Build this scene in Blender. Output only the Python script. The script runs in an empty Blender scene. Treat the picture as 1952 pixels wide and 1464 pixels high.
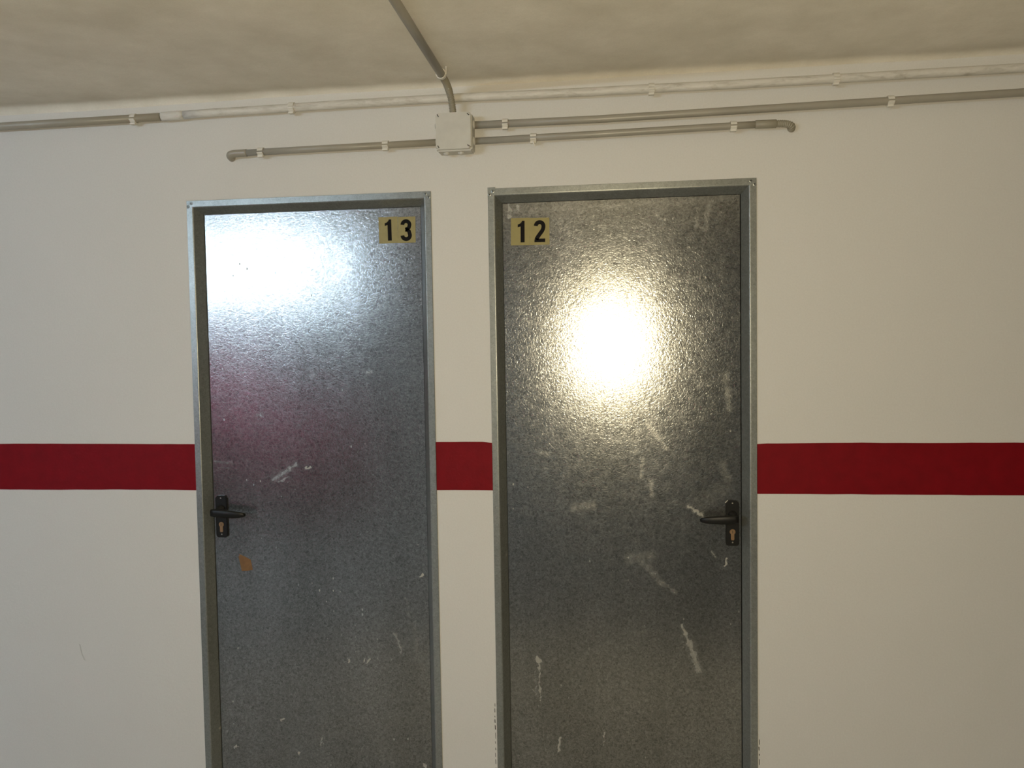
import bpy, bmesh, math, random
import numpy as np
from mathutils import Vector, Matrix, noise as mnoise

random.seed(7)
scn = bpy.context.scene
C = scn.collection

# ------------------------------------------------------------------ camera
CAM_D, CAM_Z = 2.455, 1.56          # lens distance from the door wall, lens height
yaw, pitch, roll = 0.12349, -0.04516, -0.01618
cyw, syw, cp, sp = math.cos(yaw), math.sin(yaw), math.cos(pitch), math.sin(pitch)
fwd = Vector((-syw * cp, cyw * cp, sp)); rgt0 = Vector((cyw, syw, 0)); up0 = rgt0.cross(fwd)
rgt = rgt0 * math.cos(roll) + up0 * math.sin(roll)
up = up0 * math.cos(roll) - rgt0 * math.sin(roll)
cam = bpy.data.cameras.new('camera'); camo = bpy.data.objects.new('camera', cam); C.objects.link(camo)
cam.sensor_width = 36.0; cam.lens = 1527.45 / 1952 * 36.0; cam.clip_start = 0.02
m3 = Matrix((rgt, up, -fwd)).transposed()
camo.matrix_world = Matrix.Translation((0, -CAM_D, CAM_Z)) @ m3.to_4x4()
scn.camera = camo

# ------------------------------------------------------------------ world, lights, exposure
w = bpy.data.worlds.new('world'); scn.world = w; w.use_nodes = True
w.node_tree.nodes['Background'].inputs[0].default_value = (0.9, 0.95, 1, 1)
w.node_tree.nodes['Background'].inputs[1].default_value = 0.0
vs = scn.view_settings
vs.view_transform = 'Standard'; vs.look = 'None'; vs.gamma = 1.0; vs.use_curve_mapping = False
vs.exposure = 0.0
# the phone's own flash, a few centimetres from its lens: warm, tiny
fl = bpy.data.lights.new('phone_flash', 'SPOT'); fl.energy = 97; fl.spot_size = math.radians(140); fl.spot_blend = 0.45; fl.color = (1.0, 0.845, 0.56)
fl.shadow_soft_size = 0.012
flo = bpy.data.objects.new('phone_flash', fl); C.objects.link(flo)
flo.matrix_world = Matrix.Translation((0.004, -CAM_D - 0.005, CAM_Z + 0.012)) @ m3.to_4x4()
TUBE_STRENGTH = 238.0

# ------------------------------------------------------------------ helpers
def obj(name, bm, mat, parent=None, smooth=False):
    me = bpy.data.meshes.new(name)
    bmesh.ops.recalc_face_normals(bm, faces=bm.faces)
    bm.to_mesh(me); bm.free()
    if smooth:
        for p in me.polygons: p.use_smooth = True
    if mat: me.materials.append(mat)
    o = bpy.data.objects.new(name, me); C.objects.link(o)
    if parent: o.parent = parent
    return o

def thing(name, label, cat=None, loc=(0, 0, 0), group=None, kind=None):
    o = bpy.data.objects.new(name, None); C.objects.link(o)
    o.empty_display_size = 0.05
    o.location = loc; o['label'] = label
    if cat: o['category'] = cat
    if group: o['group'] = group
    if kind: o['kind'] = kind
    return o

def tag(o, label, cat=None, kind=None, group=None):
    o['label'] = label
    if cat: o['category'] = cat
    if kind: o['kind'] = kind
    if group: o['group'] = group
    return o

def box(bm, x0, x1, y0, y1, z0, z1, bev=0.0, seg=2):
    r = bmesh.ops.create_cube(bm, size=1.0)
    vs_ = r['verts']
    for v in vs_:
        v.co = Vector(((x0 + x1) / 2 + v.co.x * (x1 - x0), (y0 + y1) / 2 + v.co.y * (y1 - y0), (z0 + z1) / 2 + v.co.z * (z1 - z0)))
    if bev > 0:
        ed = list({e for v in vs_ for e in v.link_edges})
        bmesh.ops.bevel(bm, geom=ed, offset=bev, segments=seg, affect='EDGES', profile=0.5)

def tube(bm, pts, rad, seg=16, caps=True):
    """sweep a circle along a polyline; rad is a number or one per point"""
    pts = [Vector(p) for p in pts]; n = len(pts)
    rads = rad if isinstance(rad, (list, tuple)) else [rad] * n
    t0 = (pts[1] - pts[0]).normalized()
    ref = Vector((0, 0, 1)) if abs(t0.z) < 0.9 else Vector((1, 0, 0))
    u = t0.cross(ref).normalized(); rings = []
    for i, p in enumerate(pts):
        a = pts[max(i - 1, 0)]; b = pts[min(i + 1, n - 1)]
        t = (b - a).normalized() if (b - a).length > 1e-9 else t0
        u = (u - t * u.dot(t)).normalized(); v = t.cross(u)
        rings.append([bm.verts.new(p + (u * math.cos(2 * math.pi * k / seg) + v * math.sin(2 * math.pi * k / seg)) * rads[i]) for k in range(seg)])
    for i in range(n - 1):
        for k in range(seg):
            k2 = (k + 1) % seg
            bm.faces.new((rings[i][k], rings[i][k2], rings[i + 1][k2], rings[i + 1][k]))
    if caps:
        bm.faces.new(rings[0]); bm.faces.new(rings[-1][::-1])

def prism_xz(bm, poly, y0, y1):
    """polygon given in (x,z), extruded from y0 to y1"""
    a = [bm.verts.new((x, y0, z)) for x, z in poly]; b = [bm.verts.new((x, y1, z)) for x, z in poly]
    bm.faces.new(a); bm.faces.new(b[::-1]); n = len(poly)
    for i in range(n):
        j = (i + 1) % n
        bm.faces.new((a[i], b[i], b[j], a[j]))

def spline(P, n=8):
    """Catmull-Rom through points"""
    P = [Vector(p) for p in P]; Q = [P[0] * 2 - P[1]] + P + [P[-1] * 2 - P[-2]]; out = []
    for i in range(1, len(Q) - 2):
        for k in range(n):
            t = k / n
            out.append(0.5 * ((2 * Q[i]) + (Q[i + 1] - Q[i - 1]) * t + (2 * Q[i - 1] - 5 * Q[i] + 4 * Q[i + 1] - Q[i + 2]) * t * t
                              + (3 * Q[i] - Q[i - 1] - 3 * Q[i + 1] + Q[i + 2]) * t ** 3))
    out.append(P[-1]); return out

# ------------------------------------------------------------------ materials
def newmat(name):
    m = bpy.data.materials.new(name); m.use_nodes = True
    nt = m.node_tree; b = nt.nodes['Principled BSDF']
    return m, nt, b
def N(nt, typ, **kw):
    n = nt.nodes.new(typ)
    for k, v in kw.items(): setattr(n, k, v)
    return n
def noise(nt, vec, scale, detail=4, rough=0.55, dist=0.0):
    n = N(nt, 'ShaderNodeTexNoise'); n.inputs['Scale'].default_value = scale
    n.inputs['Detail'].default_value = detail; n.inputs['Roughness'].default_value = rough
    n.inputs['Distortion'].default_value = dist
    nt.links.new(vec, n.inputs['Vector']); return n.outputs['Fac']
def coords(nt, scale=(1, 1, 1)):
    t = N(nt, 'ShaderNodeTexCoord'); mp = N(nt, 'ShaderNodeMapping'); mp.inputs['Scale'].default_value = scale
    nt.links.new(t.outputs['Object'], mp.inputs['Vector']); return mp.outputs['Vector']
def ramp(nt, fac, stops):
    r = N(nt, 'ShaderNodeValToRGB'); el = r.color_ramp.elements
    while len(el) < len(stops): el.new(0.5)
    for e, (p, c) in zip(el, stops):
        e.position = p; e.color = c if len(c) == 4 else (*c, 1)
    nt.links.new(fac, r.inputs['Fac']); return r.outputs['Color']
def mix(nt, fac, a, b, mode='MIX'):
    n = N(nt, 'ShaderNodeMix', data_type='RGBA', blend_type=mode)
    for s, v in ((n.inputs[0], fac), (n.inputs[6], a), (n.inputs[7], b)):
        if isinstance(v, bpy.types.NodeSocket): nt.links.new(v, s)
        elif isinstance(v, (int, float)): s.default_value = v
        else: s.default_value = (*v, 1)
    return n.outputs[2]
def math_(nt, op, a, b=None, clamp=False):
    n = N(nt, 'ShaderNodeMath', operation=op, use_clamp=clamp)
    for i, v in enumerate((a, b)):
        if v is None: continue
        if isinstance(v, bpy.types.NodeSocket): nt.links.new(v, n.inputs[i])
        else: n.inputs[i].default_value = v
    return n.outputs[0]
def maprange(nt, v, a, b, c=0.0, d=1.0):
    n = N(nt, 'ShaderNodeMapRange'); nt.links.new(v, n.inputs[0])
    for i, q in enumerate((a, b, c, d)): n.inputs[i + 1].default_value = q
    return n.outputs[0]
def bump(nt, h, strength, dist=0.001, normal=None):
    n = N(nt, 'ShaderNodeBump'); n.inputs['Strength'].default_value = strength; n.inputs['Distance'].default_value = dist
    nt.links.new(h, n.inputs['Height'])
    if normal: nt.links.new(normal, n.inputs['Normal'])
    return n.outputs['Normal']

def mat_plaster(name, col, col2, rough=0.75, bscale=90, bstr=0.25, patch=1.2):
    m, nt, b = newmat(name); v = coords(nt)
    c = ramp(nt, noise(nt, v, patch, 6, 0.6), [(0.3, col2), (0.72, col)])
    c = mix(nt, 0.06, c, ramp(nt, noise(nt, v, 220, 2), [(0.3, (0.2, 0.2, 0.2)), (0.7, (1, 1, 1))]), 'MULTIPLY')
    nt.links.new(c, b.inputs['Base Color']); b.inputs['Roughness'].default_value = rough
    b.inputs['Specular IOR Level'].default_value = 0.3
    n1 = bump(nt, noise(nt, v, 9, 3), 0.25, 0.006)
    nt.links.new(bump(nt, noise(nt, v, bscale, 3, 0.6), bstr, 0.0015, n1), b.inputs['Normal'])
    return m

def mat_plain(name, col, rough=0.5, metal=0.0, bs=None, ior=1.5, var=0.12, scale=40):
    m, nt, b = newmat(name); v = coords(nt)
    f = noise(nt, v, scale, 4)
    dk = tuple(x * (1 - var) for x in col); lt = tuple(min(1, x * (1 + var)) for x in col)
    nt.links.new(ramp(nt, f, [(0.3, dk), (0.7, lt)]), b.inputs['Base Color'])
    b.inputs['Roughness'].default_value = rough; b.inputs['Metallic'].default_value = metal; b.inputs['IOR'].default_value = ior
    if bs: nt.links.new(bump(nt, noise(nt, v, bs[0], 3), bs[1], bs[2]), b.inputs['Normal'])
    return m

M_wall = mat_plaster('white_wall_paint', (0.675, 0.660, 0.625), (0.65, 0.635, 0.60), 0.7, 110, 0.22)
M_ceil = mat_plaster('ceiling_plaster', (0.92, 0.875, 0.78), (0.76, 0.715, 0.615), 0.85, 60, 0.35, 5.5)
M_red = mat_plain('red_band_paint', (0.175, 0.0016, 0.0055), 0.6, 0, (120, 0.25, 0.0015), 1.25, 0.10, 25)
M_floor = mat_plaster('floor_concrete', (0.44, 0.43, 0.40), (0.32, 0.31, 0.285), 0.6, 30, 0.3, 2.0)
M_farwall = M_wall

def mat_galv(name, base, metal, rough, spang=1.0, smear=False):
    m, nt, b = newmat(name); v = coords(nt)
    sp_ = maprange(nt, noise(nt, v, 140, 2, 0.6, 1.2), 0.28, 0.72)                       # wormy zinc spangle
    big = noise(nt, coords(nt, (3, 3, 0.7)), 1.6, 5, 0.6)      # slow vertical tone drift
    c = mix(nt, sp_, tuple(x * (1 - 0.42 * spang) for x in base), tuple(x * (1 + 0.42 * spang) for x in base))
    c = mix(nt, 1.0, c, ramp(nt, big, [(0.3, (0.80, 0.80, 0.78)), (0.7, (1.08, 1.08, 1.08))]), 'MULTIPLY')
    # fine pale flecks of paint and lime
    vo = N(nt, 'ShaderNodeTexVoronoi'); vo.inputs['Scale'].default_value = 42; vo.inputs['Randomness'].default_value = 1
    vo.voronoi_dimensions = '2D'
    sx = N(nt, 'ShaderNodeSeparateXYZ'); nt.links.new(coords(nt, (1, 1, 0.6)), sx.inputs[0])
    cx_ = N(nt, 'ShaderNodeCombineXYZ'); nt.links.new(sx.outputs[0], cx_.inputs[0]); nt.links.new(sx.outputs[2], cx_.inputs[1])
    nt.links.new(cx_.outputs[0], vo.inputs['Vector'])
    sc = N(nt, 'ShaderNodeSeparateColor'); nt.links.new(vo.outputs['Color'], sc.inputs[0])
    thr = maprange(nt, sc.outputs[0], 0.82, 1.0, 0.0, 0.12)
    fleck = math_(nt, 'MULTIPLY', maprange(nt, math_(nt, 'SUBTRACT', thr, vo.outputs['Distance']), 0.0, 0.03),
                  maprange(nt, noise(nt, v, 4.0, 3), 0.48, 0.66))
    r = maprange(nt, noise(nt, v, 35, 4), 0.3, 0.7, rough - 0.02, rough + 0.03)
    if smear:
        at = N(nt, 'ShaderNodeAttribute'); at.attribute_name = 'smear'
        # thin rubbed film where the mark is faint, broken flecked paint where it is strong
        film = math_(nt, 'MULTIPLY', math_(nt, 'POWER', at.outputs['Fac'], 1.6), maprange(nt, noise(nt, v, 60, 5, 0.7), 0.3, 0.7, 0.15, 0.75))
        brk = noise(nt, coords(nt, (1, 1, 0.6)), 330, 4, 0.7, 0.6)
        thick = maprange(nt, math_(nt, 'SUBTRACT', math_(nt, 'MULTIPLY', at.outputs['Fac'], 1.15), brk), 0.02, 0.30)
        thick = math_(nt, 'MULTIPLY', thick, maprange(nt, at.outputs['Fac'], 0.38, 0.72))
        sm = math_(nt, 'MAXIMUM', film, thick)
        fleck = math_(nt, 'MAXIMUM', fleck, sm)
    dirt = (0.36, 0.345, 0.295)
    c = mix(nt, math_(nt, 'MULTIPLY', fleck, 0.75), c, dirt)
    nt.links.new(c, b.inputs['Base Color'])
    rr = N(nt, 'ShaderNodeMix'); rr.inputs[3].default_value = 0.75
    nt.links.new(math_(nt, 'MULTIPLY', fleck, 0.8), rr.inputs[0]); nt.links.new(r, rr.inputs[2])
    nt.links.new(rr.outputs[0], b.inputs['Roughness'])
    mm = math_(nt, 'MULTIPLY', math_(nt, 'SUBTRACT', 1.0, fleck), metal)
    nt.links.new(mm, b.inputs['Metallic'])
    b.inputs['IOR'].default_value = 1.5
    b.inputs['Anisotropic'].default_value = 0.32          # rolled sheet: sheen drawn out vertically
    tg = N(nt, 'ShaderNodeCombineXYZ'); tg.inputs[2].default_value = 1.0; nt.links.new(tg.outputs[0], b.inputs['Tangent'])
    n1 = bump(nt, noise(nt, v, 2.2, 2), 0.10, 0.01)            # sheet not quite flat
    nt.links.new(bump(nt, sp_, 0.138 * spang, 0.0010, n1), b.inputs['Normal'])
    return m
M_leaf = mat_galv('galvanised_sheet', (0.28, 0.284, 0.278), 0.88, 0.185, 1.0, True)
M_frame = mat_galv('galvanised_frame', (0.275, 0.288, 0.275), 0.6, 0.33, 0.45)

def mat_paintpipe():
    m, nt, b = newmat('painted_conduit'); v = coords(nt, (0.25, 1, 1))
    f = noise(nt, v, 55, 6, 0.7, 0.6)
    c = ramp(nt, f, [(0.28, (0.42, 0.39, 0.33)), (0.46, (0.62, 0.59, 0.53)), (0.7, (0.72, 0.69, 0.63))])
    nt.links.new(c, b.inputs['Base Color']); b.inputs['Roughness'].default_value = 0.55
    nt.links.new(bump(nt, f, 0.3, 0.001), b.inputs['Normal']); return m
M_pipew = mat_paintpipe()
M_pipeg = mat_plain('grey_pvc', (0.33, 0.306, 0.252), 0.36, 0, None, 1.5, 0.06, 12)
M_flex = mat_plain('grey_corrugated_pvc', (0.30, 0.275, 0.21), 0.5, 0, None, 1.5, 0.06, 12)
M_clip = mat_plain('white_plastic_clip', (0.70, 0.67, 0.60), 0.45, 0, None, 1.5, 0.05, 30)
M_box = mat_plain('junction_box_plastic', (0.55, 0.535, 0.485), 0.5, 0, (150, 0.15, 0.001), 1.5, 0.05, 30)
M_screw = mat_plain('screw_steel', (0.35, 0.33, 0.28), 0.4, 0.8)
M_dark = mat_plain('dark_hole', (0.03, 0.03, 0.025), 0.8)
M_black = mat_plain('black_nylon', (0.009, 0.0085, 0.0075), 0.4, 0, (90, 0.1, 0.001), 1.33)
M_brass = mat_plain('dull_brass', (0.27, 0.165, 0.085), 0.45, 0.6)
M_gold = mat_plain('gold_sticker', (0.27, 0.222, 0.065), 0.42, 0.0, None, 1.5, 0.06, 60)
M_ink = mat_plain('black_print', (0.006, 0.005, 0.004), 0.6, 0, None, 1.2)
M_tape = mat_plain('brown_tape', (0.165, 0.082, 0.022), 0.5, 0, (60, 0.3, 0.001), 1.5, 0.15, 60)
M_carred = mat_plain('red_car_paint', (0.42, 0.018, 0.085), 0.3, 0, None, 1.6, 0.02, 5)
M_glass = mat_plain('dark_car_glass', (0.02, 0.022, 0.025), 0.08)
M_tyre = mat_plain('tyre_rubber', (0.02, 0.02, 0.02), 0.8)
M_steel = mat_plain('wheel_alloy', (0.5, 0.5, 0.5), 0.35, 0.9)
M_lampbody = mat_plain('white_lamp_metal', (0.75, 0.75, 0.75), 0.5)

# ------------------------------------------------------------------ setting
X0, X1, Y0, ZC = -8.0, 5.0, -7.5, 2.372
DOORS = [(-1.349, -0.548), (-0.370, 0.430)]
DTOP = 2.048; FACE = 0.024; SPLAY = 0.016; DEPTH = 0.030
TH = 0.14
# hole in the wall a little inside the frame flange
holes = [(a + 0.012, b - 0.012) for a, b in DOORS]; HT = DTOP - 0.012
def wall_mesh():
    bm = bmesh.new()
    xs = [X0] + [q for h in holes for q in h] + [X1]
    # vertical piers and lintels; subdivided so that the plaster is slightly uneven
    for i in range(len(xs) - 1):
        hole = i % 2 == 1
        box(bm, xs[i], xs[i + 1], 0.0, TH, HT if hole else 0.0, ZC + 0.1)
    bmesh.ops.remove_doubles(bm, verts=bm.verts, dist=1e-5)
    return bm
wb = tag(obj('wall_back', wall_mesh(), M_wall), 'white painted garage wall with a dark red band and two metal doors', 'wall', 'structure')
# painted red band, interrupted by the two doors; the taped edge wanders a little
def band(xa, xb, rl=0.0, rr=0.0):
    bm = bmesh.new(); n = max(6, int((xb - xa) / 0.03)); top = []; bot = []
    for i in range(n + 1):
        x = xa + (xb - xa) * i / n
        s = 0.0025 * mnoise.noise(Vector((x * 3.1, 0.3, 0))) + 0.0008 * mnoise.noise(Vector((x * 17, 2, 0)))
        bulge = 0.004 * math.exp(-((x + 0.46) / 0.35) ** 2)
        zt = 1.2640 + s + bulge
        if rl and i == 0: zt -= rl
        if rr and i == n: zt -= rr
        zb = 1.1112 + 0.002 * mnoise.noise(Vector((x * 2.3, 7, 0))) + 0.0008 * mnoise.noise(Vector((x * 15, 9, 0))) + 1.5 * bulge
        top.append((x, zt)); bot.append((x, zb))
    yf, yb = -0.0007, 0.001
    F = [[bm.verts.new((x, y, z)) for x, z in row] for y in (yf, yb) for row in (top, bot)]
    for i in range(n):
        bm.faces.new((F[0][i], F[0][i + 1], F[1][i + 1], F[1][i]))
        bm.faces.new((F[0][i], F[2][i], F[2][i + 1], F[0][i + 1]))
        bm.faces.new((F[1][i], F[1][i + 1], F[3][i + 1], F[3][i]))
    for i in (0, n): bm.faces.new((F[0][i], F[1][i], F[3][i], F[2][i]))
    return bm
for a, b_, rl, rr in ((X0 + 0.001, DOORS[0][0] + 0.0005, 0, 0), (DOORS[0][1] - 0.0005, DOORS[1][0] + 0.0005, 0, 0.003), (DOORS[1][1] - 0.0005, X1 - 0.001, 0.002, 0)):
    o = obj('painted_band', band(a, b_, rl, rr), M_red, wb); o['label'] = 'dark red painted band'

# a grey scuff on the paint, and the ragged unpainted joint beside the lower frame of one door
def on_wall(name, polys, mat):
    bm = bmesh.new()
    for poly in polys: prism_xz(bm, poly, -0.0005, 0.001)
    return obj(name, bm, mat, wb)
M_scuff = mat_plain('grey_scuff', (0.50, 0.485, 0.45), 0.8)
on_wall('scuff_mark', [[(-1.787, 0.588), (-1.783, 0.585), (-1.776, 0.552), (-1.768, 0.536), (-1.764, 0.530), (-1.772, 0.534), (-1.781, 0.556)]], M_scuff)
gaps = []
for x, za, zb in ((-0.3755, 0.20, 0.44), (0.4345, 0.12, 0.36)):
    z = zb
    while z > za:
        h = random.uniform(0.006, 0.022); w_ = random.uniform(0.0008, 0.0016); x_ = x + random.uniform(-0.0008, 0.0008)
        gaps.append([(x_ - w_, z), (x_ + w_ * 0.6, z - 0.002), (x_ + w_, z - h), (x_ - w_ * 0.7, z - h * 0.9)]); z -= h + random.uniform(0.004, 0.014)
on_wall('paint_gap', gaps, M_dark)
def ragged(bm, poly, y, jitter=0.0):
    bm.faces.new([bm.verts.new((x + random.uniform(-jitter, jitter), y, z + random.uniform(-jitter, jitter))) for x, z in poly])

def shell(name, label, cat, x0, x1, y0, y1, z0, z1, mat):
    bm = bmesh.new(); box(bm, x0, x1, y0, y1, z0, z1)
    return tag(obj(name, bm, mat), label, cat, 'structure')
shell('floor', 'grey concrete garage floor', 'floor', X0 - TH, X1 + TH, Y0 - TH, TH, -0.12, 0.0, M_floor)
shell('wall_left', 'white side wall of the garage', 'wall', X0 - TH, X0, Y0, 0.0, 0.0, ZC + 0.1, M_farwall)
shell('wall_right', 'white side wall on the other side', 'wall', X1, X1 + TH, Y0, 0.0, 0.0, ZC + 0.1, M_farwall)
shell('wall_front', 'white far wall facing the doors', 'wall', X0 - TH, X1 + TH, Y0 - TH, Y0, 0.0, ZC + 0.1, M_farwall)
# ceiling: plaster, gently uneven, turned down in a small rough cove at the door wall
def ceiling():
    bm = bmesh.new(); nx = 200; ys = [0.004, -0.004, -0.010, -0.018, -0.028, -0.045, -0.08, -0.15, -0.25, -0.4, -0.6, -0.9, -1.3, -2, -3, -4.5, -6, Y0 - 0.02]
    rows = []
    for y in ys:
        row = []
        for i in range(nx + 1):
            x = X0 - 0.02 + (X1 - X0 + 0.04) * i / nx
            amp = min(1.0, (-y + 0.02) / 0.3)
            z = ZC + 0.006 * amp * mnoise.noise(Vector((x * 1.3, y * 1.6, 0))) + 0.0025 * mnoise.noise(Vector((x * 5, y * 5, 3)))
            c = max(0.0, 1 - (-y) / 0.030)
            cove = 0.010 + 0.010 * max(0, min(1, (-x - 0.9) / 0.8))
            z -= cove * c * c
            row.append(bm.verts.new((x, y, z)))
        rows.append(row)
    for a, b_ in zip(rows, rows[1:]):
        for i in range(nx): bm.faces.new((a[i], a[i + 1], b_[i + 1], b_[i]))
    box(bm, X0 - TH, X1 + TH, Y0 - TH, TH, ZC + 0.03, ZC + 0.1)
    return bm
tag(obj('ceiling', ceiling(), M_ceil, None, False), 'uneven beige plastered garage ceiling', 'ceiling', 'structure')
for p in bpy.data.objects['ceiling'].data.polygons: p.use_smooth = len(p.vertices) == 4 and p.center.z < ZC + 0.02

# ------------------------------------------------------------------ doors
def frame_strip(kind, xa, xb):
    """one mitred member of the pressed-steel frame: flange proud of the wall, rounded edge, splayed return, stop"""
    # profile: (inward offset from outer edge, y)
    prof = [(0.0, 0.004), (0.0, -0.003), (0.001, -0.0045), *[(FACE - 0.006 + 0.006 * math.sin(math.radians(a)), 0.0015 - 0.006 * math.cos(math.radians(a))) for a in (0, 12, 24, 36, 48, 60)],
            (FACE + SPLAY, DEPTH - 0.001), (FACE + SPLAY, DEPTH + 0.045), (0.013, DEPTH + 0.045), (0.013, 0.004)]
    bm = bmesh.new()
    zt = DTOP
    def ring(f): return [bm.verts.new(f(o, y)) for o, y in prof]
    ear = 0.0045
    if kind == 'l':
        r = [ring(lambda o, y: (xa + o, y, 0.0)), ring(lambda o, y: (xa + o, y, zt - o))]
    elif kind == 'r':
        r = [ring(lambda o, y: (xb - o, y, 0.0)), ring(lambda o, y: (xb - o, y, zt - o))]
    else:
        r = [ring(lambda o, y: (xa + o, y, zt - o)), ring(lambda o, y: (xb - o, y, zt - o))]
    n = len(prof)
    for i in range(n):
        j = (i + 1) % n
        bm.faces.new((r[0][i], r[0][j], r[1][j], r[1][i]))
    bm.faces.new(r[0]); bm.faces.new(r[1][::-1])
    return bm

def stroke_field(pts, strokes):
    """coverage 0..1 of paint smears at points (n,2); strokes: (x0,z0,x1,z1,halfwidth,strength)"""
    out = np.zeros(len(pts))
    x, z = pts[:, 0] * 1.0, pts[:, 1] * 1.0
    wob = lambda a, b_, c: np.sin(a * x + b_ * z + c)
    pts = pts + np.stack([wob(210, 95, 1) * wob(60, -170, 2), wob(-120, 240, 3) * wob(190, 70, 5)], 1) * 0.0035 + np.stack([wob(610, 430, 1), wob(-520, 560, 4)], 1) * 0.0012
    for x0, z0, x1, z1, hw, s in strokes:
        a = np.array((x0, z0)); d = np.array((x1 - x0, z1 - z0)); L2 = (d ** 2).sum() + 1e-9
        t = np.clip(((pts - a) @ d) / L2, 0, 1)
        dist = np.linalg.norm(pts - a - t[:, None] * d, axis=1)
        out = np.maximum(out, s * np.clip(1.25 - dist / hw, 0, 1) ** 0.8)
    return out

def leaf(xa, xb, strokes, parent):
    """folded-sheet door leaf; fine grid in front carries the map of paint smears"""
    za, zb = 0.008, DTOP - FACE - SPLAY - 0.0015
    st = 0.003; nx = int((xb - xa) / st); nz = int((zb - za) / st)
    X = np.linspace(xa, xb, nx + 1); Z = np.linspace(za, zb, nz + 1)
    gx, gz = np.meshgrid(X, Z)
    P = np.stack([gx.ravel(), np.full(gx.size, DEPTH), gz.ravel()], 1)
    idx = np.arange(gx.size).reshape(nz + 1, nx + 1)
    F = np.stack([idx[:-1, :-1], idx[:-1, 1:], idx[1:, 1:], idx[1:, :-1]], -1).reshape(-1, 4).tolist()
    b0 = len(P)
    back = [(xa, DEPTH + 0.04, za), (xb, DEPTH + 0.04, za), (xb, DEPTH + 0.04, zb), (xa, DEPTH + 0.04, zb)]
    P = P.tolist() + back
    bot = idx[0].tolist(); top = idx[-1].tolist(); lef = idx[:, 0].tolist(); rig = idx[:, -1].tolist()
    F += [[b0 + 3, b0 + 2, b0 + 1, b0]]
    F += [bot[::-1] + [b0, b0 + 1], top + [b0 + 2, b0 + 3], lef + [b0 + 3, b0], rig[::-1] + [b0 + 1, b0 + 2]]
    me = bpy.data.meshes.new('door_leaf'); me.from_pydata(P, [], F); me.update()
    at = me.attributes.new('smear', 'FLOAT', 'POINT')
    pts = np.array(P)[:, [0, 2]]
    at.data.foreach_set('value', stroke_field(pts, strokes).astype(np.float32))
    me.materials.append(M_leaf)
    o = bpy.data.objects.new('door_leaf', me); C.objects.link(o); o.parent = parent
    return o

def poly_rounded(x0, x1, z0, z1, ct, cb, seg=4):
    """rectangle, chamfered on top, rounded below"""
    pts = [(x0, z1 - ct), (x0 + ct, z1), (x1 - ct, z1), (x1, z1 - ct)]
    for k in range(seg + 1):
        a = -math.pi / 2 * k / seg
        pts.append((x1 - cb + cb * math.cos(a), z0 + cb + cb * math.sin(a)))
    for k in range(seg + 1):
        a = -math.pi / 2 - math.pi / 2 * k / seg
        pts.append((x0 + cb + cb * math.cos(a), z0 + cb + cb * math.sin(a)))
    return pts

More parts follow.
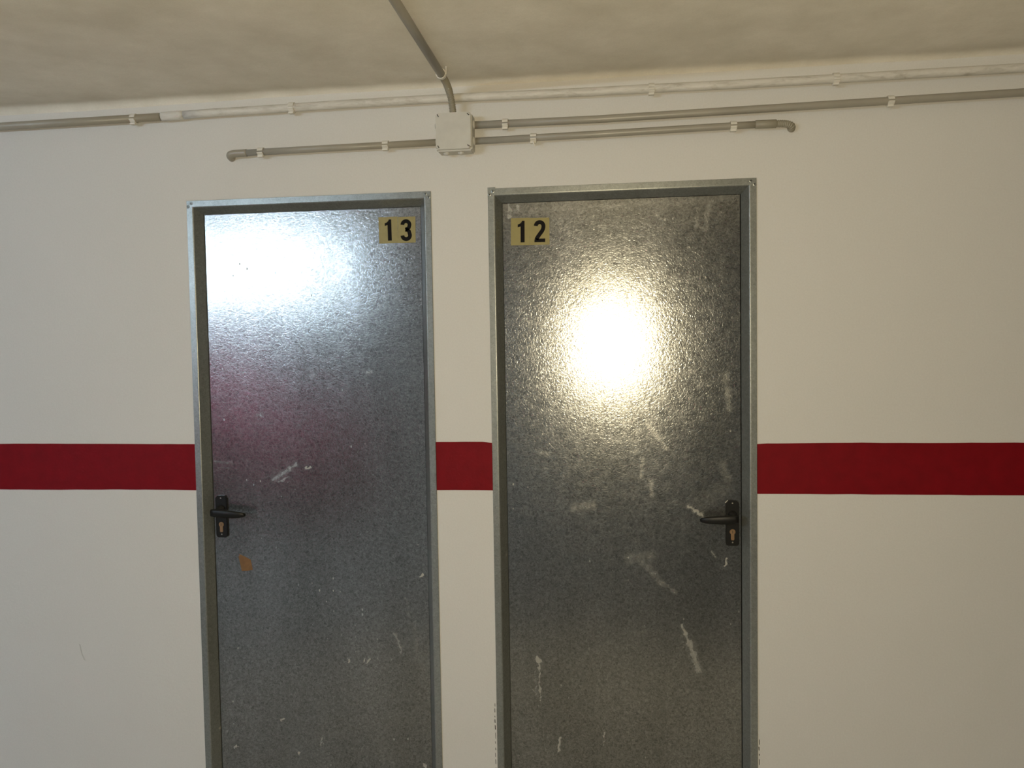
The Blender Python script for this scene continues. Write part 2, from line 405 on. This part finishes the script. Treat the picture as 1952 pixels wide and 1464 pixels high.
def handle(parent, cx, z0, z1, sgn, droop):
    """lever handle set on the leaf; cx = plate centre, sgn = direction of the lever"""
    yf = DEPTH - 0.008
    bm = bmesh.new(); prism_xz(bm, poly_rounded(cx - 0.020, cx + 0.020, z0, z1, 0.008, 0.009), yf, DEPTH)
    fr = [e for e in bm.edges if all(abs(v.co.y - yf) < 1e-6 for v in e.verts)]
    bmesh.ops.bevel(bm, geom=fr, offset=0.002, segments=2, affect='EDGES')
    pl = obj('handle_plate', bm, M_black, parent)
    for dz in (z1 - 0.008, z0 + 0.011):
        bm = bmesh.new(); tube(bm, [(cx, yf + 0.001, dz), (cx, yf - 0.0012, dz)], [0.0028, 0.0022], 10)
        s = obj('screw', bm, M_screw, pl)
    # euro-profile lock cylinder
    zc = z0 + 0.0435; r = 0.0085; hw = 0.005
    out = [(cx + r * math.cos(a), zc + r * math.sin(a)) for a in [math.radians(-54 + i * (288 / 16)) for i in range(17)]]
    out += [(cx - hw, zc - 0.023), (cx - hw * 0.6, zc - 0.0255), (cx + hw * 0.6, zc - 0.0255), (cx + hw, zc - 0.023)]
    bm = bmesh.new(); prism_xz(bm, out, yf - 0.002, DEPTH)
    cy = obj('lock_cylinder', bm, M_brass, parent)
    bm = bmesh.new(); tube(bm, [(cx, yf - 0.001, zc), (cx, yf - 0.0027, zc)], 0.0055, 14)
    k = obj('key_plug', bm, M_brass, cy)
    bm = bmesh.new(); box(bm, cx - 0.0007, cx + 0.0007, yf - 0.0032, yf - 0.0015, zc - 0.004, zc + 0.004)
    obj('keyhole', bm, M_dark, cy)
    # lever: collar, neck, and a flat tapering grip
    zl = z0 + 0.094
    bm = bmesh.new()
    tube(bm, [(cx, yf + 0.002, zl), (cx, yf - 0.006, zl), (cx, yf - 0.0065, zl), (cx, yf - 0.036, zl - 0.001)], [0.0145, 0.014, 0.0105, 0.0095], 16)
    yl = DEPTH - 0.052
    secs = []
    for s, h, t, dz, yy in [(-0.0125, 0.006, 0.005, 0.0, 0.002), (-0.011, 0.0105, 0.0085, 0.0, 0.0), (0.0, 0.0125, 0.0095, 0.0, 0.0), (0.018, 0.0125, 0.009, -0.0005, -0.001), (0.042, 0.0118, 0.0075, -0.0012, -0.001),
                           (0.066, 0.0105, 0.0065, -0.002, 0.001), (0.084, 0.0088, 0.006, -0.0022, 0.004), (0.095, 0.0068, 0.0052, -0.0024, 0.007), (0.1005, 0.0035, 0.003, -0.0026, 0.009)]:
        ring = []
        for q in range(16):
            a = 2 * math.pi * q / 16
            ca, sa = math.cos(a), math.sin(a)
            e = 0.65
            yq = math.copysign(abs(ca) ** e, ca) * t; zq = math.copysign(abs(sa) ** e, sa) * h
            ring.append(bm.verts.new((cx + sgn * s, yl + yy + yq, zl - 0.003 + dz - droop * max(s, 0) + zq * 1.1)))
        secs.append(ring)
    for a, b_ in zip(secs, secs[1:]):
        for q in range(16): bm.faces.new((a[q], a[(q + 1) % 16], b_[(q + 1) % 16], b_[q]))
    bm.faces.new(secs[0]); bm.faces.new(secs[-1][::-1])
    obj('lever', bm, M_black, parent, True)

# digits drawn as flat shapes, in metres, origin at lower left
def ribbon(bm, path, hw, y0, y1):
    P = [Vector((a, b_)) for a, b_ in path]; L = []; R_ = []
    for i, p in enumerate(P):
        t = (P[min(i + 1, len(P) - 1)] - P[max(i - 1, 0)]).normalized(); n = Vector((-t.y, t.x))
        wv = hw[i] if isinstance(hw, list) else hw
        L.append(p + n * wv); R_.append(p - n * wv)
    for i in range(len(P) - 1):
        prism_xz(bm, [tuple(L[i]), tuple(L[i + 1]), tuple(R_[i + 1]), tuple(R_[i])], y0, y1)
def arc(cx, cz, rx, rz, a0, a1, n=12):
    return [(cx + rx * math.cos(math.radians(a0 + (a1 - a0) * i / n)), cz + rz * math.sin(math.radians(a0 + (a1 - a0) * i / n))) for i in range(n + 1)]
def digit(ch, ox, oz, y0, y1):
    bm = bmesh.new(); T = lambda L: [(ox + a, oz + b_) for a, b_ in L]
    if ch == '1':
        prism_xz(bm, T([(0.0088, 0.0), (0.0213, 0.0), (0.0213, 0.0665), (0.0135, 0.0665), (0.0118, 0.0625), (0.0080, 0.0585), (0.0030, 0.0560), (0.0, 0.0555), (0.0, 0.0465), (0.0088, 0.0492)]), y0, y1)
    elif ch == '2':
        path = arc(0.0175, 0.0495, 0.0118, 0.0118, 178, 0, 14) + [(0.0293, 0.0460), (0.0280, 0.0400), (0.0245, 0.0335), (0.0175, 0.0245), (0.0110, 0.0155), (0.0070, 0.0085)]
        ribbon(bm, T(path), 0.0061, y0, y1)
        prism_xz(bm, T([(0.0008, 0.0), (0.0345, 0.0), (0.0345, 0.0108), (0.0130, 0.0108), (0.0050, 0.0120), (0.0012, 0.0085)]), y0, y1)
    else:
        path = arc(0.0172, 0.0505, 0.0115, 0.0112, 180, -20, 14) + [(0.0268, 0.0420), (0.0220, 0.0375), (0.0150, 0.0355)]
        ribbon(bm, T(path), 0.0060, y0, y1)
        path = [(0.0150, 0.0352), (0.0215, 0.0342), (0.0268, 0.0300)] + arc(0.0175, 0.0172, 0.0122, 0.0118, 28, -180, 16)
        ribbon(bm, T(path), 0.0061, y0, y1)
    return bm

def sticker(parent, ch, x0, x1, z0, z1, dx, dz, tilt):
    yb = DEPTH; yf = DEPTH - 0.0006
    bm = bmesh.new(); box(bm, x0, x1, yf, yb + 0.0002, z0, z1)
    R_ = Matrix.Rotation(tilt, 4, 'Y'); c = Vector(((x0 + x1) / 2, 0, (z0 + z1) / 2))
    for v in bm.verts: v.co = c + R_ @ (v.co - c)
    s = obj('number_sticker', bm, M_gold, parent); s['label'] = 'gold sticker with a black ' + {'1': 'one', '2': 'two', '3': 'three'}[ch]
    bm = digit(ch, x0 + dx, z0 + dz, yf - 0.0004, yf)
    for v in bm.verts: v.co = c + R_ @ (v.co - c)
    obj('digit', bm, M_ink, s)

def flat_patch(name, poly, mat, parent, y=DEPTH, th=0.0005):
    bm = bmesh.new(); prism_xz(bm, poly, y - th, y + 0.0002); return obj(name, bm, mat, parent)

def rivet(parent, x, z):
    bm = bmesh.new(); tube(bm, [(x, -0.0043, z), (x, -0.0052, z), (x, -0.0056, z)], [0.0058, 0.0052, 0.0035], 14)
    o = obj('corner_rivet', bm, M_frame, parent)
    bm = bmesh.new(); tube(bm, [(x, -0.0050, z), (x, -0.0058, z)], 0.0022, 10)
    obj('rivet_hole', bm, M_dark, o)

def paint_smears(door, raw):
    return raw
def build_door(name, label, xa, xb, strokes, hx, hz, sgn, droop, lock_gap):
    d = thing(name, label, 'door', kind='structure')
    obj('frame_jamb', frame_strip('l', xa, xb), M_frame, d)
    obj('frame_jamb', frame_strip('r', xa, xb), M_frame, d)
    obj('frame_head', frame_strip('h', xa, xb), M_frame, d)
    off = FACE + SPLAY
    leaf(xa + off + (0.0030 if lock_gap == 'l' else 0.0012), xb - off - (0.0030 if lock_gap == 'r' else 0.0012), strokes, d)
    # frame stop behind the gap, so that the gap is dark
    handle(d, hx, hz[0], hz[1], sgn, droop)
    for s, x in ((1, xa), (-1, xb)):
        rivet(d, x + s * 0.0165, DTOP - 0.0085); rivet(d, x + s * 0.0060, DTOP - 0.0185)
    return d

# paint and lime marks on the two leaves: x0,z0,x1,z1,half width,strength
SM_L = [(-1.101, 1.141, -1.019, 1.193, .011, .58), (-1.08, 1.135, -1.05, 1.150, .006, .6), (-0.989, 1.181, -0.971, 1.183, .004, .9), (-1.30, 1.201, -1.24, 1.198, .006, .45),
        (-1.30, 1.185, -1.25, 1.18, .004, .4), (-0.705, 0.645, -0.690, 0.61, .008, .6), (-0.690, 0.615, -0.684, 0.575, .008, .6), (-0.812, 0.544, -0.805, 0.555, .004, .8), (-0.80, 0.541, -0.79, 0.556, .004, .8),
        (-0.640, 0.675, -0.625, 0.56, .012, .45), (-0.617, 0.829, -0.604, 0.84, .004, .9), (-0.617, 0.48, -0.605, 0.57, .010, .40), (-1.097, 0.342, -1.088, 0.345, .005, 1), (-1.264, 0.238, -1.254, 0.246, .005, 1),
        (-1.042, 0.229, -1.035, 0.235, .005, 1), (-0.9636, 0.263, -0.958, 0.285, .004, .7), (-0.861, 0.553, -0.860, 0.544, .004, 1), (-1.148, 1.356, -1.134, 1.355, .009, .55), (-0.774, 1.489, -0.764, 1.490, .009, .6),
        (-0.960, 1.49, -0.955, 1.48, .010, .4), (-0.66, 0.75, -0.655, 0.70, .006, .4), (-0.617, 0.218, -0.61, 0.206, .005, .8), (-0.86, 0.41, -0.79, 0.405, .01, .35), (-0.72, 0.35, -0.66, 0.36, .03, .33),
        (-0.95, 0.31, -0.90, 0.33, .04, .30), (-0.75, 0.25, -0.70, 0.24, .05, .30), (-1.18, 0.20, -1.10, 0.21, .05, .25)]
SM_R = [(-0.244, 0.578, -0.236, 0.566, .010, .9), (-0.237, 0.564, -0.234, 0.441, .0045, .75), (-0.2496, 0.534, -0.2475, 0.449, .004, .6), (-0.258, 0.475, -0.236, 0.452, .005, .6), (-0.252, 0.585, -0.249, 0.62, .004, .4),
        (-0.173, 0.325, -0.178, 0.281, .0055, 1.1), (-0.155, 0.427, -0.137, 0.241, .004, .45), (-0.141, 0.588, -0.123, 0.440, .0035, .45), (-0.0352, 0.345, -0.0356, 0.302, .004, .7), (0.2088, 0.6946, 0.237, 0.6246, .009, .66),
        (0.232, 0.64, 0.2588, 0.5511, .018, .64), (0.050, 0.900, 0.1145, 0.9095, .020, .45), (0.090, 0.893, 0.149, 0.825, .014, .48), (0.13, 0.84, 0.1935, 0.796, .007, .5), (0.11, 1.3166, 0.1414, 1.2761, .010, .55),
        (0.1414, 1.28, 0.165, 1.244, .008, .55), (0.0931, 1.2113, 0.0878, 1.154, .008, .48), (0.1165, 1.146, 0.121, 1.098, .010, .5), (-0.118, 1.058, -0.061, 1.068, .018, .5), (-0.223, 1.232, -0.198, 1.226, .010, .5),
        (0.230, 1.066, 0.2709, 1.0387, .008, .66), (0.3463, 1.467, 0.352, 1.363, .013, .5), (0.2636, 1.974, 0.260, 1.919, .008, .45), (0.2976, 1.996, 0.2864, 1.902, .011, .45), (-0.3105, 2.003, -0.3065, 1.985, .006, .9),
        (-0.311, 1.970, -0.308, 1.966, .005, .9), (-0.283, 2.000, -0.278, 1.984, .005, .75), (0.32, 0.30, 0.35, 0.28, .03, .25), (0.10, 0.46, 0.17, 0.44, .004, .4), (0.02, 0.66, 0.10, 0.675, .004, .4), (0.19, 0.64, 0.21, 0.66, .004, .4),
        (-0.30, 0.34, -0.20, 0.25, .05, .28), (0.33, 1.20, 0.35, 1.15, .016, .42), (0.27, 1.08, 0.34, 1.12, .03, .33), (0.345, 0.905, 0.342, 0.885, .004, .9), (0.31, 0.91, 0.30, 0.93, .004, .6), (-0.30, 1.98, 0.36, 1.995, .012, .30)]

d1 = build_door('door_1', 'galvanised steel storage door numbered 13, with a scrap of brown tape', *DOORS[0], SM_L, -1.2787, (0.951, 1.090), 1, 0.05, 'l')
sticker(d1, '1', -0.7250, -0.6632, 1.8965, 1.9790, 0.0200, 0.0078, -0.012)
sticker(d1, '3', -0.6625, -0.6065, 1.8960, 1.9775, 0.0085, 0.0060, 0.004)
flat_patch('tape_scrap', [(-1.2246, 0.8949), (-1.2050, 0.8870), (-1.1852, 0.8763), (-1.1815, 0.8560), (-1.1791, 0.8425), (-1.1980, 0.8395), (-1.2174, 0.8385), (-1.2215, 0.8600), (-1.2275, 0.8879), (-1.2235, 0.8885)], M_tape, d1)
d2 = build_door('door_2', 'galvanised steel storage door numbered 12, splashed with pale paint', *DOORS[1], SM_R, 0.3610, (0.9465, 1.0857), -1, 0.02, 'r')
sticker(d2, '1', -0.3042, -0.2455, 1.8770, 1.9605, 0.0215, 0.0085, 0.012)
sticker(d2, '2', -0.2452, -0.1845, 1.8765, 1.9590, 0.0130, 0.0080, 0.004)
# the jamb of the right-hand door runs a few millimetres past the head: a small tab
flat_patch('frame_tab', [(DOORS[1][0], DTOP - 0.002), (DOORS[1][0], DTOP + 0.003), (DOORS[1][0] + 0.023, DTOP + 0.004), (DOORS[1][0] + 0.024, DTOP - 0.002)], M_frame, d2, y=-0.0005, th=0.0038)

# ------------------------------------------------------------------ conduits and junction box
YP = -0.020                      # pipe axis in front of the wall
def clip(parent, x, z, r, width=0.017, tail=False, ang=0.0):
    """open plastic saddle clip: foot on the wall, strap round the pipe with two lips"""
    bm = bmesh.new(); R1 = r + 0.0032; n = 20; prof = []
    for k in range(n + 1):
        a = math.radians(-60 + 300 * k / n)            # open towards lower front
        prof.append((YP - math.sin(a) * 0 + R1 * math.cos(a), R1 * math.sin(a)))
    outer = []; inner = []
    for k in range(n + 1):
        a = math.radians(205 - 360 + 330 * k / n)
        outer.append((YP + R1 * math.cos(a), z + R1 * math.sin(a))); inner.append((YP + (r + 0.0003) * math.cos(a), z + (r + 0.0003) * math.sin(a)))
    for xs in [(x - width / 2, x + width / 2)]:
        V = [[bm.verts.new((xx, y, zz)) for y, zz in L] for xx in xs for L in (outer, inner)]
        for i in range(n):
            bm.faces.new((V[0][i], V[0][i + 1], V[2][i + 1], V[2][i])); bm.faces.new((V[1][i], V[3][i], V[3][i + 1], V[1][i + 1]))
            bm.faces.new((V[0][i], V[1][i], V[1][i + 1], V[0][i + 1])); bm.faces.new((V[2][i], V[2][i + 1], V[3][i + 1], V[3][i]))
        for i in (0, n): bm.faces.new((V[0][i], V[2][i], V[3][i], V[1][i]))
    box(bm, x - width * 0.42, x + width * 0.42, YP + r + 0.001, 0.0, z - 0.008, z + 0.008)
    box(bm, x - width / 2, x + width / 2, YP - R1 - 0.0022, YP - R1 + 0.002, z - 0.0075, z - 0.0035, 0.0008, 1)   # lip
    box(bm, x - width / 2 - 0.001, x + width / 2 - 0.001, YP - R1 * 0.7, YP + 0.004, z - R1 - 0.004, z - R1 + 0.002, 0.001, 1)  # lower catch
    o = obj('clip', bm, M_clip, parent)
    if tail:
        bm = bmesh.new(); tube(bm, [(x, YP - 0.012, z - R1), (x + 0.002, YP - 0.012, z - R1 - 0.008), (x + 0.006, YP - 0.011, z - R1 - 0.015)], [0.003, 0.0024, 0.0014], 8)
        obj('paint_drip', bm, M_clip, o)
    return o

# long upper conduit right across the wall, painted white with the wall except at one end
top = thing('long_conduit', 'long conduit under the ceiling, painted white past a joint with bare grey pipe', 'pipe', (0, 0, 0))
zt = lambda x: 2.3165 + 0.0055 * math.exp(-((x + 0.6) / 0.45) ** 2) - 0.006 * max(0, min(1, (-x - 1.25) / 0.3)) + 0.004 * max(0, (x - 0.7))
xs = [X0 + 0.01] + [-7 + 0.5 * i for i in range(11)] + [-1.42]
bm = bmesh.new(); tube(bm, [(x, YP, zt(x)) for x in xs], 0.0125, 18)
o = obj('bare_pipe', bm, M_pipeg, top, True); o['label'] = 'bare grey pipe'
xs = [-1.34 + 0.08 * i for i in range(54)] + [X1 - 0.01]
bm = bmesh.new(); tube(bm, [(x, YP, zt(x) + 0.0008 * mnoise.noise(Vector((x * 4, 0, 0)))) for x in xs], 0.0128, 18)
o = obj('painted_pipe', bm, M_pipew, top, True); o['label'] = 'white painted pipe'
bm = bmesh.new(); tube(bm, [(-1.412, YP, zt(-1.412)), (-1.411, YP, zt(-1.41)), (-1.347, YP, zt(-1.347)), (-1.338, YP, zt(-1.338))], [0.0138, 0.0144, 0.0144, 0.0130], 18)
obj('coupling', bm, M_pipew, top, True)
for x in (-2.6, -1.5068, -0.9792, 0.1268, 0.6482, 1.7): clip(top, x, zt(x), 0.0128, 0.017)

def straight(name, label, pts, r, group=None):
    t = thing(name, label, 'pipe', (0, 0, 0), group)
    bm = bmesh.new(); tube(bm, pts, r, 18); obj('pipe', bm, M_pipeg, t, True)
    return t
BX0, BX1, BZ0, BZ1, BD = -0.517, -0.409, 2.1595, 2.268, 0.058
R2 = 0.0103
def corr(bm, pts, r, pitch=0.0035, amp=0.0011, seg=16):
    """corrugated hose along a smooth path"""
    P = spline(pts, 24); L = [0.0]
    for a, b_ in zip(P, P[1:]): L.append(L[-1] + (b_ - a).length)
    n = max(8, int(L[-1] / pitch * 4)); Q = []; rr = []; j = 0
    for i in range(n + 1):
        s = L[-1] * i / n
        while j < len(L) - 2 and L[j + 1] < s: j += 1
        t = (s - L[j]) / max(1e-9, L[j + 1] - L[j]); Q.append(P[j].lerp(P[j + 1], t)); rr.append(r + amp * math.cos(2 * math.pi * i / 4))
    tube(bm, Q, rr, seg)

lb = straight('branch_conduit', 'short grey conduit above door 13, its smooth elbow turning into the wall', [(-1.165, YP, 2.1868), (-0.9, YP, 2.1890), (BX0 + 0.001, YP, 2.1909)], R2)
bm = bmesh.new()
el = [(-1.132, YP, 2.1870), (-1.160, YP, 2.1866), (-1.178, YP - 0.0002, 2.1858), (-1.1865, YP + 0.001, 2.1840), (-1.1905, YP + 0.005, 2.1815), (-1.1915, YP + 0.012, 2.1790), (-1.1915, 0.004, 2.1770)]
tube(bm, spline(el, 6), 0.0116, 18)
obj('elbow', bm, M_pipeg, lb, True)
for x, z in ((-1.0846, 2.1877), (-0.682, 2.1900)): clip(lb, x, z, R2, 0.018)

ru = straight('wall_conduit', 'grey conduit running from junction box past door 12 beyond the white pipe', [(BX1 - 0.001, YP, 2.2372), (-0.03, YP, 2.2362), (0.6, YP, 2.2437), (1.1537, YP, 2.2504), (2.4, YP, 2.2600), (X1 - 0.01, YP, 2.2700)], 0.0112)
for x, z in ((-0.3094, 2.2369), (0.7976, 2.2461), (2.1, 2.2577)): clip(ru, x, z, 0.0112, 0.017)

rl = straight('branch_conduit', 'short grey conduit above door 12, its ribbed hose end turning into the wall', [(BX1 - 0.001, YP, 2.1888), (-0.0472, YP, 2.1922), (0.3497, YP, 2.1970), (0.432, YP, 2.1978)], R2)
bm = bmesh.new(); tube(bm, [(0.4235, YP, 2.1978), (0.4245, YP, 2.1978), (0.4825, YP, 2.1972), (0.4835, YP, 2.1972)], [0.0108, 0.0122, 0.0122, 0.0108], 18)
obj('coupling', bm, M_flex, rl, True)
bm = bmesh.new(); corr(bm, [(0.478, YP, 2.1970), (0.500, YP - 0.0005, 2.1962), (0.518, YP + 0.0005, 2.1935), (0.5275, YP + 0.007, 2.1885), (0.5285, 0.004, 2.1840)], 0.0100, 0.0050, 0.0012)
obj('corrugated_hose', bm, M_flex, rl, True)
clip(rl, -0.2249, 2.1905, R2, 0.018, True); clip(rl, 0.3616, 2.1972, R2, 0.018)

# junction box
jb = thing('junction_box', 'square off-white junction box where the grey conduits meet', 'junction box', (0, 0, 0))
bm = bmesh.new(); box(bm, BX0 + 0.0005, BX1 + 0.002, -BD + 0.010, 0.0, BZ0 - 0.0045, BZ1 - 0.001)
ed = [e for e in bm.edges if abs(e.verts[0].co.y - e.verts[1].co.y) > 0.01]
bmesh.ops.bevel(bm, geom=ed, offset=0.005, segments=3, affect='EDGES')
obj('box_body', bm, M_box, jb)
bm = bmesh.new(); box(bm, BX0, BX1, -BD, -BD + 0.0105, BZ0, BZ1)
ed = [e for e in bm.edges if abs(e.verts[0].co.y - e.verts[1].co.y) > 0.005]
bmesh.ops.bevel(bm, geom=ed, offset=0.006, segments=3, affect='EDGES')
ed = [e for e in bm.edges if all(abs(v.co.y + BD) < 1e-5 for v in e.verts)]
bmesh.ops.bevel(bm, geom=ed, offset=0.0015, segments=2, affect='EDGES')
lid = obj('lid', bm, M_box, jb)
for x in (BX0 + 0.008, BX1 - 0.008):
    for z in (BZ0 + 0.008, BZ1 - 0.008):
        bm = bmesh.new(); tube(bm, [(x, -BD + 0.002, z), (x, -BD - 0.0006, z)], 0.0042, 14); s = obj('lid_screw', bm, M_box, lid)
        bm = bmesh.new(); a = random.uniform(0.3, 1.2); box(bm, -0.0042, 0.0042, -0.0005, 0.0005, -0.0012, 0.0012)
        for v in bm.verts: v.co = Matrix.Rotation(a, 3, 'Y') @ v.co + Vector((x, -BD - 0.0008, z))
        obj('screw_slot', bm, M_dark, lid)
for p, dr, rg in (((-0.490, -0.028, BZ0 - 0.0045), (0, 0, -1), 0.0105), ((-0.445, -0.028, BZ0 - 0.0045), (0, 0, -1), 0.0105), ((BX0, -0.030, 2.236), (-1, 0, 0), 0.012),
                  ((BX1 + 0.0015, -0.024, 2.2372), (1, 0, 0), 0.0135), ((BX1 + 0.0015, -0.024, 2.1888), (1, 0, 0), 0.0135), ((BX0, -0.024, 2.1909), (-1, 0, 0), 0.0135)):
    P0 = Vector(p); dv = Vector(dr)
    bm = bmesh.new(); tube(bm, [P0 - dv * 0.003, P0 + dv * 0.001, P0 + dv * 0.004, P0 + dv * 0.006, P0 + dv * 0.007], [rg, rg, rg * 0.88, rg * 0.66, rg * 0.4], 18)
    obj('cable_gland', bm, M_box, jb, True)

# conduit on the ceiling with its ribbed hose dropping into the box
cpz = 2.350
ce = thing('ceiling_conduit', 'grey conduit on the ceiling ending in a ribbed hose above the junction box', 'pipe', (0, 0, 0))
bm = bmesh.new(); tube(bm, [(-0.477, -0.135, cpz), (-0.4775, -0.6, cpz), (-0.480, -2.5, cpz), (-0.482, -5.5, cpz)], 0.0118, 18); obj('pipe', bm, M_pipeg, ce, True)
bm = bmesh.new()
corr(bm, [(-0.477, -0.150, cpz), (-0.4765, -0.118, cpz - 0.001), (-0.474, -0.090, 2.342), (-0.4705, -0.064, 2.325), (-0.467, -0.050, 2.298), (-0.4645, -0.044, BZ1 - 0.004)], 0.0098, 0.0046, 0.0013)
obj('corrugated_hose', bm, M_flex, ce, True)
bm = bmesh.new()      # saddle clip round the pipe, open ended, screwed to the ceiling
for y0, y1 in ((-0.158, -0.146),):
    n = 20; out_, in_ = [], []
    for k in range(n + 1):
        a = math.radians(130 + 330 * k / n)
        out_.append((-0.477 + 0.0150 * math.cos(a), cpz + 0.0150 * math.sin(a))); in_.append((-0.477 + 0.0121 * math.cos(a), cpz + 0.0121 * math.sin(a)))
    V = [[bm.verts.new((x, y, z)) for x, z in L] for y in (y0, y1) for L in (out_, in_)]
    for i in range(n):
        bm.faces.new((V[0][i], V[0][i + 1], V[2][i + 1], V[2][i])); bm.faces.new((V[1][i], V[3][i], V[3][i + 1], V[1][i + 1]))
        bm.faces.new((V[0][i], V[1][i], V[1][i + 1], V[0][i + 1])); bm.faces.new((V[2][i], V[2][i + 1], V[3][i + 1], V[3][i]))
    for i in (0, n): bm.faces.new((V[0][i], V[2][i], V[3][i], V[1][i]))
box(bm, -0.463, -0.4595, -0.158, -0.146, cpz - 0.003, ZC - 0.001, 0.001, 1)
obj('clip', bm, M_clip, ce)

# ------------------------------------------------------------------ behind the camera, seen only mirrored in the doors
# fluorescent batten on the ceiling
tl = thing('tube_light', 'fluorescent batten light on the garage ceiling', 'lamp', (-3.05, -4.0, 0))
LX0, LX1, LY = -0.98, 0.88, 0.0
bm = bmesh.new(); box(bm, LX0, LX1, LY - 0.04, LY + 0.04, ZC - 0.055, ZC - 0.008, 0.006, 2); obj('lamp_body', bm, M_lampbody, tl)
for x in (LX0 + 0.01, LX1 - 0.01):
    bm = bmesh.new(); box(bm, x - 0.012, x + 0.012, LY - 0.018, LY + 0.018, ZC - 0.105, ZC - 0.05, 0.004, 2); obj('lamp_holder', bm, M_lampbody, tl)
m, nt, b = newmat('fluorescent_glow'); b.inputs['Base Color'].default_value = (0.9, 0.9, 0.9, 1)
b.inputs['Emission Color'].default_value = (0.66, 0.83, 1.0, 1); b.inputs['Emission Strength'].default_value = TUBE_STRENGTH
for xa, xb in ((LX0 + 0.02, LX1 - 0.02),):
    bm = bmesh.new(); tube(bm, [(xa, LY, ZC - 0.085), (xb, LY, ZC - 0.085)], 0.018, 14); obj('lamp_tube', bm, m, tl, True)

# red hatchback parked along, nose to the right
def car():
    t = thing('parked_car', 'red hatchback parked across the garage from the doors', 'car', (-6.25, -4.75, 0.0))
    # section outlines along the length: x, half width at sill / belt / roof, z of sill, belt, roof
    S = [(0.00, .62, .68, .50, .42, .78, .80), (0.10, .74, .80, .60, .30, .92, .98), (0.35, .80, .84, .60, .24, .95, 1.32), (0.9, .82, .86, .60, .22, .95, 1.47), (1.9, .82, .86, .63, .20, .94, 1.50),
         (2.75, .82, .86, .62, .20, .93, 1.46), (3.05, .82, .86, .64, .20, .93, 1.34), (3.42, .82, .86, .70, .20, .92, 1.06), (3.55, .82, .85, .72, .21, .90, .97), (3.85, .76, .78, .60, .26, .74, .78), (3.98, .62, .64, .50, .34, .58, .62)]
    bm = bmesh.new(); rings = []
    for x, ws, wbt, wr, zs, zb, zr in S:
        h = [(-ws, zs), (-wbt, (zs + zb) / 2), (-wbt * .98, zb), (-(wr + wbt) / 2 * .98, (zb + zr) / 2), (-wr, zr - .03), (-wr * .6, zr), (0, zr + .015)]
        prof = h + [(-a, z) for a, z in h[-2::-1]]
        rings.append([bm.verts.new((x, a, z)) for a, z in prof])
    for a, b_ in zip(rings, rings[1:]):
        for i in range(len(a)):
            j = (i + 1) % len(a); bm.faces.new((a[i], a[j], b_[j], b_[i]))
    bm.faces.new(rings[0]); bm.faces.new(rings[-1][::-1])
    body = obj('car_body', bm, M_carred, t, True)
    md = body.modifiers.new('s', 'SUBSURF'); md.levels = 2; md.render_levels = 2
    for s in (1, -1):                       # side windows, slightly proud of the body
        for poly in ([(0.55, .97), (1.35, .96), (1.35, 1.36), (0.75, 1.36)], [(1.42, .96), (2.95, .95), (2.80, 1.28), (2.65, 1.36), (1.42, 1.37)]):
            bm = bmesh.new(); A = [bm.verts.new((x, s * (.835 - (z - .96) * .50), z)) for x, z in poly]; B = [bm.verts.new((x, s * (.80 - (z - .96) * .50), z)) for x, z in poly]
            bm.faces.new(A); bm.faces.new(B[::-1])
            for i in range(len(A)): bm.faces.new((A[i], A[(i + 1) % len(A)], B[(i + 1) % len(A)], B[i]))
            obj('side_window', bm, M_glass, t)
    bm = bmesh.new(); Q = [(3.44, -.66, 1.05), (3.44, .66, 1.05), (3.08, .56, 1.345), (3.08, -.56, 1.345)]
    A = [bm.verts.new(q) for q in Q]; B = [bm.verts.new((x - .03, y, z - .04)) for x, y, z in Q]
    bm.faces.new(A); bm.faces.new(B[::-1])
    for i in range(4): bm.faces.new((A[i], A[(i + 1) % 4], B[(i + 1) % 4], B[i]))
    obj('windscreen', bm, M_glass, t)
    for x in (0.68, 3.25):
        for s in (1, -1):
            bm = bmesh.new(); tube(bm, [(x, s * .66, .30), (x, s * .68, .30), (x, s * .85, .30), (x, s * .87, .30)], [.27, .30, .30, .27], 28); wh = obj('wheel', bm, M_tyre, t)
            bm = bmesh.new(); tube(bm, [(x, s * .86, .30), (x, s * .878, .30)], [.19, .16], 20); obj('hub', bm, M_steel, wh)
    for s in (1, -1):
        bm = bmesh.new(); bmesh.ops.create_uvsphere(bm, u_segments=16, v_segments=10, radius=1)
        for v in bm.verts: v.co = Vector((3.84 + v.co.x * .09, s * .56 + v.co.y * .15, .64 + v.co.z * .07))
        obj('headlamp', bm, M_lampbody, t, True)
car()
